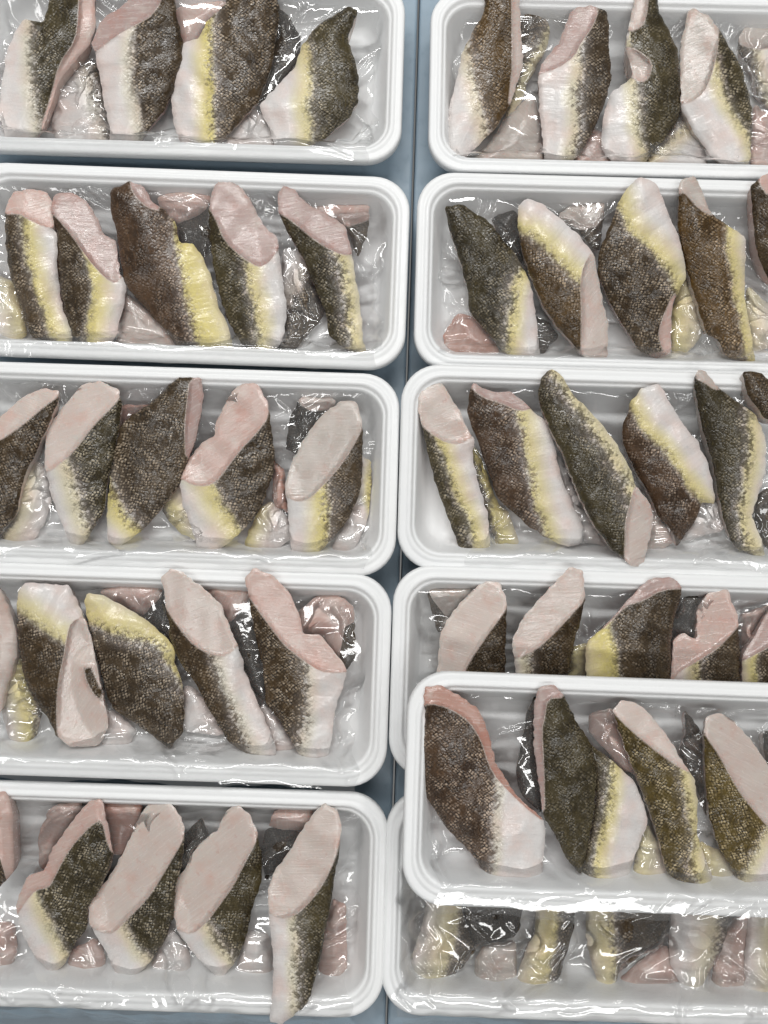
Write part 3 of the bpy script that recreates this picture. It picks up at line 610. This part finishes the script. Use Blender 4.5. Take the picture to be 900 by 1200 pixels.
low('ST', 'V', 'dark piece beneath, between fourth and fifth', [(545,150),(600,210),(640,300),(645,620),(590,460),(520,330),(555,250)], f=[[(540,120),(720,120),(640,205),(580,190)]], d='red', fc='pink')
low('ST', 'V', 'yellow piece beneath, low between fourth and fifth', [(610,700),(720,760),(780,870),(700,905),(630,840)], belly=True, b=[(590,700),(620,900)], sd='R', y=.8, w=26)
low('ST', 'V', 'dark piece under film at the upper right', [(875,240),(970,240),(970,420),(890,390)], d='grey')
# --- bottom right tray (upper part under the stacked tray)
top('R5', 'W', 'grey green fillet piece under film', [(190,-20),(300,-20),(340,140),(390,260),(330,340),(240,400),(160,415),(115,370),(120,280),(160,160)], b=[(330,40),(290,220),(240,410)], sd='L', y=.6, w=20, d='grey', z=(.014, .027))
top('R5', 'W', 'grey flesh fillet piece under film', [(420,240),(560,220),(560,400),(540,510),(440,505),(380,400),(380,300)], all=True, fc='grey', z=(.012, .022))
top('R5', 'W', 'yellow banded fillet piece with black edge under film', [(640,-20),(820,-20),(800,180),(770,280),(740,380),(680,480),(620,515),(550,505),(560,380),(600,250),(640,180)], b=[(760,-10),(725,200),(690,350),(650,500)], sd='L', y=.8, w=22, d='grey', z=(.014, .027))
top('R5', 'X', 'brown fillet piece with yellow left side under film', [(130,-20),(490,-20),(480,200),(330,310),(270,360),(240,440),(190,440),(150,300),(130,200)], b=[(205,-20),(235,200),(255,380)], sd='L', y=.7, w=20, d='brown', z=(.014, .027))
top('R5', 'X', 'whitish pointed fillet piece under film', [(500,-20),(770,-20),(720,240),(680,300),(640,380),(600,465),(540,420),(490,340),(480,220)], b=[(705,-10),(690,140),(670,330)], sd='L', y=.4, w=18, d='grey', z=(.014, .027))
top('R5', 'X', 'pale fillet piece under film at the right edge', [(830,-20),(960,-20),(960,520),(850,510),(800,460),(800,300)], b=[(935,-20),(930,500)], sd='L', y=.5, w=16, d='grey', z=(.014, .027))
low('R5', 'W', 'dark piece beneath the film, between first and second', [(320,60),(420,-10),(600,-10),(570,200),(430,240),(380,250)], d='black')
low('R5', 'X', 'grey flesh piece beneath, between fifth and sixth', [(690,200),(830,60),(820,470),(650,460)], all=True, fc='mauve')
low('R5', 'X', 'grey flesh piece beneath, between fourth and fifth', [(250,400),(470,220),(560,460),(260,470)], all=True, fc='mauve')
# ------------------------------------------------------------------ build
DARK = {'brown': (0.072, 0.045, 0.020), 'olive': (0.064, 0.050, 0.022), 'grey': (0.074, 0.050, 0.027), 'red': (0.090, 0.052, 0.029),
        'gold': (0.112, 0.079, 0.021), 'black': (0.046, 0.034, 0.023), 'warm': (0.098, 0.055, 0.016)}
FCOL = {'pale': (0.58, 0.495, 0.45), 'white': (0.66, 0.60, 0.575), 'pink': (0.55, 0.41, 0.365), 'mauve': (0.43, 0.325, 0.30), 'rose': (0.46, 0.28, 0.23), 'grey': (0.49, 0.435, 0.395)}

def fattr(me, name, vals):
    a = me.attributes.new(name, 'FLOAT', 'POINT'); a.data.foreach_set('value', np.asarray(vals, np.float32))
def vattr(me, name, vals):
    a = me.attributes.new(name, 'FLOAT_VECTOR', 'POINT'); a.data.foreach_set('vector', np.asarray(vals, np.float32).ravel())
def cattr(me, name, c):
    a = me.attributes.new(name, 'FLOAT_COLOR', 'POINT'); a.data.foreach_set('color', np.tile(np.array((*c, 1), np.float32), len(me.vertices)))

FOOT = []       # (tray, level, world outline, mean height, heights) for draping the film
PXM = 0.0006
def wavy(p, seed, amp, wl):
    r = np.random.default_rng(seed); o = np.zeros(len(p))
    for i in range(5):
        k = r.normal(size=2); k /= np.hypot(*k) + 1e-9
        o += np.sin((p @ k) / wl * 6.28 * r.uniform(0.6, 1.6) + r.uniform(0, 6.28)) / 5
    return o * amp * 1.6

def build_piece(idx, d):
    ox, oy = CROP[d['c']]
    def px(q): return np.array([ox, oy]) + np.asarray(q, float) / 3.6
    sil = resample(chaikin(px(d['s']), 2, 0.11), 3.2)
    r = np.random.default_rng(1000 + idx)
    # slightly ragged knife edge
    cen = sil.mean(0)
    nrm = np.roll(sil, -1, 0) - np.roll(sil, 1, 0); nrm = np.stack([nrm[:, 1], -nrm[:, 0]], 1); nrm /= np.hypot(*nrm.T)[:, None] + 1e-9
    sil = sil + nrm * (wavy(sil, idx, 0.9, 16) + r.normal(0, 0.22, len(sil)))[:, None]
    fl = [chaikin(px(q), 1) for q in d.get('f', [])]
    holes = [px(q) for q in d.get('h', [])]
    allflesh = d.get('all', False)
    step = 3.3
    x0, y0 = sil.min(0); x1, y1 = sil.max(0)
    gx, gy = np.meshgrid(np.arange(x0, x1, step), np.arange(y0, y1, step * 0.87))
    gx = gx + (np.arange(gx.shape[0]) % 2)[:, None] * step / 2
    g = np.stack([gx.ravel(), gy.ravel()], 1) + r.uniform(-0.5, 0.5, (gx.size, 2))
    g = g[inside(g, sil)]
    A, B = sil, np.roll(sil, -1, 0)
    dd, _ = seg_dist(g, A, B)
    g = g[dd > 1.6]
    pts = [Vector(p) for p in sil]; ns = len(sil)
    edges = [(i, (i + 1) % ns) for i in range(ns)]
    cA, cB = [], []
    for q in fl + holes:
        q = resample(q, 3.2); b0 = len(pts)
        pts += [Vector(p) for p in q]
        edges += [(b0 + i, b0 + (i + 1) % len(q)) for i in range(len(q))]
        cA.append(q); cB.append(np.roll(q, -1, 0))
    if cA:
        CA, CB = np.vstack(cA), np.vstack(cB)
        keep = seg_dist(g, CA, CB)[0] > 1.2
        g = g[keep]
        mid = (CA + CB) / 2
        ins = inside(mid, sil)
        CAi, CBi = CA[ins], CB[ins]
    pts += [Vector(p) for p in g]
    V2, E2, F2, *_ = delaunay_2d_cdt(pts, edges, [], 0, 1e-4)
    P = np.array([(v.x, v.y) for v in V2])
    T = np.array([t for t in F2 if len(t) == 3])
    C = P[T].mean(1)
    T = T[inside(C, sil)]; C = P[T].mean(1)
    isf = np.zeros(len(T), bool)
    if allflesh: isf[:] = True
    for q in fl: isf |= inside(C, q)
    for q in holes: isf &= ~inside(C, q)
    used = np.unique(T); remap = -np.ones(len(P), int); remap[used] = np.arange(len(used))
    P = P[used]; T = remap[T]
    # heights
    tm = TM[d['t']].inverted(); bz = TRAY[d['t']][3]
    w0 = unproject(P, 0.026 + bz)
    loc_y = np.array([(tm @ Vector(p)).y for p in w0])
    lift = TILT.get(d['t'], 0) * np.clip((loc_y + TD / 2 - 0.03) / TD, -0.2, 1.0)
    v = np.clip((loc_y + TD / 2) / TD, -0.15, 1.15)
    lvl = d.get('l', 1)
    zs, zn = d.get('z', (0.017, 0.040) if lvl == 1 else (0.010, 0.024))
    v0, v1 = 0.14, 0.95
    z = zs + (zn - zs) * np.clip((v - v0) / (v1 - v0), 0, 1.15)
    de, _ = seg_dist(P, A, B)
    R = 2.6
    q = np.clip(de / R, 0, 1)
    drop = 0.0016 * (1 - np.sqrt(np.clip(1 - (1 - q) ** 2, 0, 1)))
    dome = 0.0085 * (1 - np.exp(-de / 26.0))
    fslope = d.get('fs', 0.30)
    vf = np.zeros(len(P), bool); vf[np.unique(T[isf])] = True
    dcr = np.full(len(P), 99.0)
    if fl and len(CAi) and not allflesh:
        vs_ = np.zeros(len(P), bool); vs_[np.unique(T[~isf])] = True
        pure = vf & ~vs_
        dc, _ = seg_dist(P, CAi, CBi); dcr = dc
        z = z - np.where(pure, fslope * dc * PXM, 0)
        drop = np.where(vf, drop * 0.55, drop)
        dome = np.where(pure, 0.0016, dome)
    wv_ = wavy(P, idx + 50, 0.0011, 42)
    if fl: wv_ = np.where(vf, wv_ * 0.4, wv_)
    z = z + dome - drop + wv_
    z = np.maximum(z, 0.006) + lift
    W = unproject(P, z + bz)
    # signed distance to the line between back and belly
    if d.get('b') is not None:
        L = chaikin(px(d['b']), 2, closed=False)
        L = np.vstack([L[0] + (L[0] - L[1]) / (np.hypot(*(L[0] - L[1])) + 1e-6) * 40, L, L[-1] + (L[-1] - L[-2]) / (np.hypot(*(L[-1] - L[-2])) + 1e-6) * 40])
        a, b_ = L[:-1], L[1:]
        dl, il = seg_dist(P, a, b_)
        dv = (b_ - a)[il]; pv = P - a[il]
        cr = dv[:, 0] * pv[:, 1] - dv[:, 1] * pv[:, 0]
        sb = np.where(cr < 0, 1.0, -1.0)
        if d['sd'] == 'L': sb = -sb
        bval = dl * sb
        ax = L[-2] - L[1]
    else:
        bval = np.full(len(P), -45.0 if not d.get('belly') else 30.0)
        cc = P - P.mean(0); ax = np.linalg.svd(cc, full_matrices=False)[2][0]
    ax = ax / (np.hypot(*ax) + 1e-9)
    rel = (P - P.mean(0)) * 0.6
    suv = np.stack([rel @ ax, rel @ np.array([-ax[1], ax[0]]), np.zeros(len(P))], 1) + np.array([r.uniform(0, 300), r.uniform(0, 300), 0])
    # object
    base = bpy.data.objects.new('fish_fillet', None); col.objects.link(base)
    c3 = W.mean(0); c3[2] = bz + 0.004
    base.location = c3; base.empty_display_size = 0.01
    Wl = W - c3
    st = ~isf
    if st.any():
        us = np.unique(T[st]); rm = -np.ones(len(P), int); rm[us] = np.arange(len(us))
        me = mesh('skin', Wl[us], rm[T[st]][:, ::-1])
        fattr(me, 'b', bval[us]); vattr(me, 'suv', suv[us])
        fattr(me, 'yel', np.full(len(us), d.get('y', 0.4))); fattr(me, 'yw', np.full(len(us), float(d.get('w', 9))))
        fattr(me, 'net', np.full(len(us), float(d.get('n', r.uniform(0.25, 0.6))))); fattr(me, 'soft', np.full(len(us), r.uniform(0.6, 1.45)))
        k = r.uniform(0.78, 1.05)
        fattr(me, 'ed', dcr[us])
        cattr(me, 'dark', tuple(x * k for x in DARK[d.get('d', 'brown')]))
        obj('skin', me, SKIN, base)
    # flesh: cut face(s), side walls and underside
    be = {}
    for t in T:
        for a_, b_ in ((t[0], t[1]), (t[1], t[2]), (t[2], t[0])):
            kk = (min(a_, b_), max(a_, b_))
            if kk in be: be[kk] = None
            else: be[kk] = (a_, b_)
    bnd = [e for e in be.values() if e]
    fv, ff, fs, fe = [], [], [], []
    vm = {}
    def top(i):
        if i not in vm:
            vm[i] = len(fv); fv.append(Wl[i]); fs.append(suv[i]); fe.append(min(dcr[i], 20.0 if allflesh else 99))
        return vm[i]
    for t in T[isf]: ff.append((top(t[2]), top(t[1]), top(t[0])))
    cxy = Wl.mean(0)[:2]
    low = {}
    thick = 0.017 if lvl == 1 else 0.010
    for a_, b_ in bnd:
        for i in (a_, b_):
            if i not in low:
                p = Wl[i].copy(); ring = []
                zt = p[2] + c3[2] - bz
                zb = max(0.0055, zt - thick)
                for fr, ins in ((0.0, 0.0), (0.45, 0.05), (1.0, 0.22)):
                    qv = np.array([p[0] + (cxy[0] - p[0]) * ins, p[1] + (cxy[1] - p[1]) * ins, (zt + (zb - zt) * fr) + bz - c3[2]])
                    ring.append(len(fv)); fv.append(qv); fs.append(suv[i] + np.array([0, 0, fr * 8])); fe.append(10.0)
                low[i] = ring
        ra, rb = low[a_], low[b_]
        for k in range(2):
            ff.append((ra[k], rb[k], rb[k + 1], ra[k + 1]))
    cb = len(fv); zmin = min(fv[low[i][2]][2] for i in low)
    fv.append(np.array([cxy[0], cxy[1], zmin])); fs.append(suv.mean(0)); fe.append(10.0)
    for a_, b_ in bnd: ff.append((low[b_][2], low[a_][2], cb)[::-1])
    me = mesh('flesh', fv, ff)
    vattr(me, 'suv', fs); fattr(me, 'ed', fe)
    k = r.uniform(0.94, 1.06)
    fcn = d.get('fc', 'pale')
    if lvl == 0: fcn = {'mauve': 'pink'}.get(fcn, fcn)
    cattr(me, 'fcol', tuple(x * k for x in FCOL[fcn]))
    obj('flesh', me, FLESH, base)
    ow = unproject(sil, bz + float(z.mean()))
    FOOT.append((d['t'], lvl, ow[:, :2], W, P))
    tag(base, d['label'], 'fish fillet', 'fish fillet pieces in the trays')
    return base

for i, d in enumerate(PIECES): build_piece(i, d)

# ------------------------------------------------------------------ plastic film laid over the lower layer
def film(key, u0, u1, v0, v1, cover, seed, label, crumple=1.0, step=0.0011):
    r = np.random.default_rng(seed)
    tm = TM[key]; inv = tm.inverted(); bz = TRAY[key][3]
    us = np.arange(u0, u1, step); vs_ = np.arange(v0, v1, step)
    U, V = np.meshgrid(us, vs_)
    ny, nx = U.shape
    pts = np.stack([U.ravel(), V.ravel()], 1)
    # support: tray
    hx, hy = TW / 2, TD / 2
    ins = np.minimum(hx - np.abs(pts[:, 0]), hy - np.abs(pts[:, 1]))
    H = np.interp(ins, [-0.03, -0.012, -0.001, 0.001, 0.013, 0.016, 0.024, 0.03], [0.004, 0.010, 0.034, 0.0376, 0.0376, 0.033, 0.010, 0.0065])
    if key not in ('L5', 'R5', 'ST'): H = np.where(ins < 0, 0.0376, H)
    else: H = np.where(ins < 0, np.maximum(H, 0.003), H)
    vv = np.clip((pts[:, 1] - 0.005) / 0.045, 0, 1)
    H = np.where(ins > 0.016, np.maximum(H, 0.0065 + 0.021 * vv), H)
    for t, lvl, ow, W3, P in FOOT:
        if t != key: continue
        L = np.array([(inv @ Vector((x, y, 0)))[:2] for x, y in ow])
        m = inside(pts, L)
        if lvl == 1 and not cover: continue
        if not m.any(): continue
        wl = np.array([(inv @ Vector(p))[:] for p in W3])
        A_ = np.c_[wl[:, :2], np.ones(len(wl))]
        co, *_ = np.linalg.lstsq(A_, wl[:, 2], rcond=None)
        hz = np.c_[pts[m], np.ones(m.sum())] @ co + (0.0022 if lvl == 0 or cover else 0.0012)
        H[m] = np.maximum(H[m], hz)
    O = H.reshape(ny, nx); Z = O.copy()
    for _ in range(260):                       # pull the sheet taut over what it lies on
        Q = np.pad(Z, 1, mode='edge')
        S = (Q[:-2, 1:-1] + Q[2:, 1:-1] + Q[1:-1, :-2] + Q[1:-1, 2:]) / 4
        Z = np.maximum(O, S)
    Z = np.minimum(Z, O + np.where(V < -0.01, 0.007, 0.016))
    for _ in range(5):
        Q = np.pad(Z, 1, mode='edge')
        Z = (Q[:-2, 1:-1] + Q[2:, 1:-1] + Q[1:-1, :-2] + Q[1:-1, 2:]) / 4
    # creases: straight sharp folds running out from pinched points
    cz = np.zeros(len(pts))
    for _ in range(int(46 * crumple * (u1 - u0) / 0.3)):
        c0 = np.array([r.uniform(u0, u1), v0 + (v1 - v0) * r.beta(1.3, 1.3)])
        a0 = r.uniform(0, math.pi)
        for _k in range(r.integers(2, 6)):
            a = a0 + r.normal(0, 0.35)
            dr = np.array([math.cos(a), math.sin(a)]); nr = np.array([-dr[1], dr[0]])
            q = pts - c0
            s = q @ dr; t = q @ nr + s * s * r.normal(0, 3.0)
            ln = r.uniform(0.020, 0.080); w0 = r.uniform(0.0012, 0.0042)
            wd = w0 * (0.5 + np.clip(s / ln, 0, 1))
            am = r.choice([1, 1, -1]) * r.uniform(0.35, 1.0) * w0
            cz += am * np.clip(1 - np.abs(t) / wd, 0, 1) * np.where(s > 0, np.clip(1.5 - s / ln * 1.5, 0, 1), np.clip(1 + s / 0.003, 0, 1))
    cz += wavy(pts, seed, 0.0005, 0.05)
    edge = np.clip((hy - np.abs(pts[:, 1])) / 0.02, 0.25, 1)
    Z = Z.ravel() + np.clip(cz * edge + 0.0006, -0.0015, 0.006)
    Z = np.maximum(Z, np.where(ins < 0.014, H, 0.0045))
    ju = 0.003 * np.sin(V.ravel() * 90 + seed) + 0.002 * np.sin(V.ravel() * 310 + seed)
    jv = 0.003 * np.sin(U.ravel() * 60 + seed * 2) + 0.0012 * np.sin(U.ravel() * 240)
    fu = np.where(np.abs(U.ravel() - u0) < np.abs(U.ravel() - u1), 1, 1)
    verts = np.stack([pts[:, 0] + ju * fu, pts[:, 1] + jv * 0.5, Z], 1)
    idx = np.arange(ny * nx).reshape(ny, nx)
    faces = np.stack([idx[:-1, :-1].ravel(), idx[:-1, 1:].ravel(), idx[1:, 1:].ravel(), idx[1:, :-1].ravel()], 1)
    me = mesh('plastic_film', verts, faces)
    o = obj('plastic_film', me, FILM)
    o.matrix_world = tm
    tag(o, label, 'plastic film', 'clear films in the trays')
    return o

hx, hy = TW / 2, TD / 2
FL = {'L1': (-hx + .02, hx - .022, -hy - .002, hy - .017), 'L2': (-hx + .02, hx - .02, -hy - .001, hy - .016), 'L3': (-hx + .02, hx - .021, -hy + .004, hy - .016),
      'L4': (-hx + .02, hx - .022, -hy - .001, hy - .017), 'L5': (-hx + .02, hx - .022, -hy - .024, hy - .016),
      'R1': (-hx + .022, hx - .02, -hy + .012, hy - .017), 'R2': (-hx + .022, hx - .02, -hy + .012, hy - .017), 'R3': (-hx + .05, hx - .02, -hy + .006, hy - .016),
      'R4': (-hx + .022, hx - .02, -hy + .03, hy - .016), 'ST': (-hx + .020, hx - .02, -hy - .004, hy - .016)}
for i, (k, (a, b, c, d_)) in enumerate(FL.items()):
    film(k, a, b, c, d_, False, 300 + i, 'crinkled clear plastic film under the upper fillet pieces in ' + WHERE[k], 1.0)
film('R5', -hx + .012, hx - .01, -hy - .024, hy - .02, True, 400, 'crinkled clear plastic film covering all pieces in bottom right tray', 0.8)
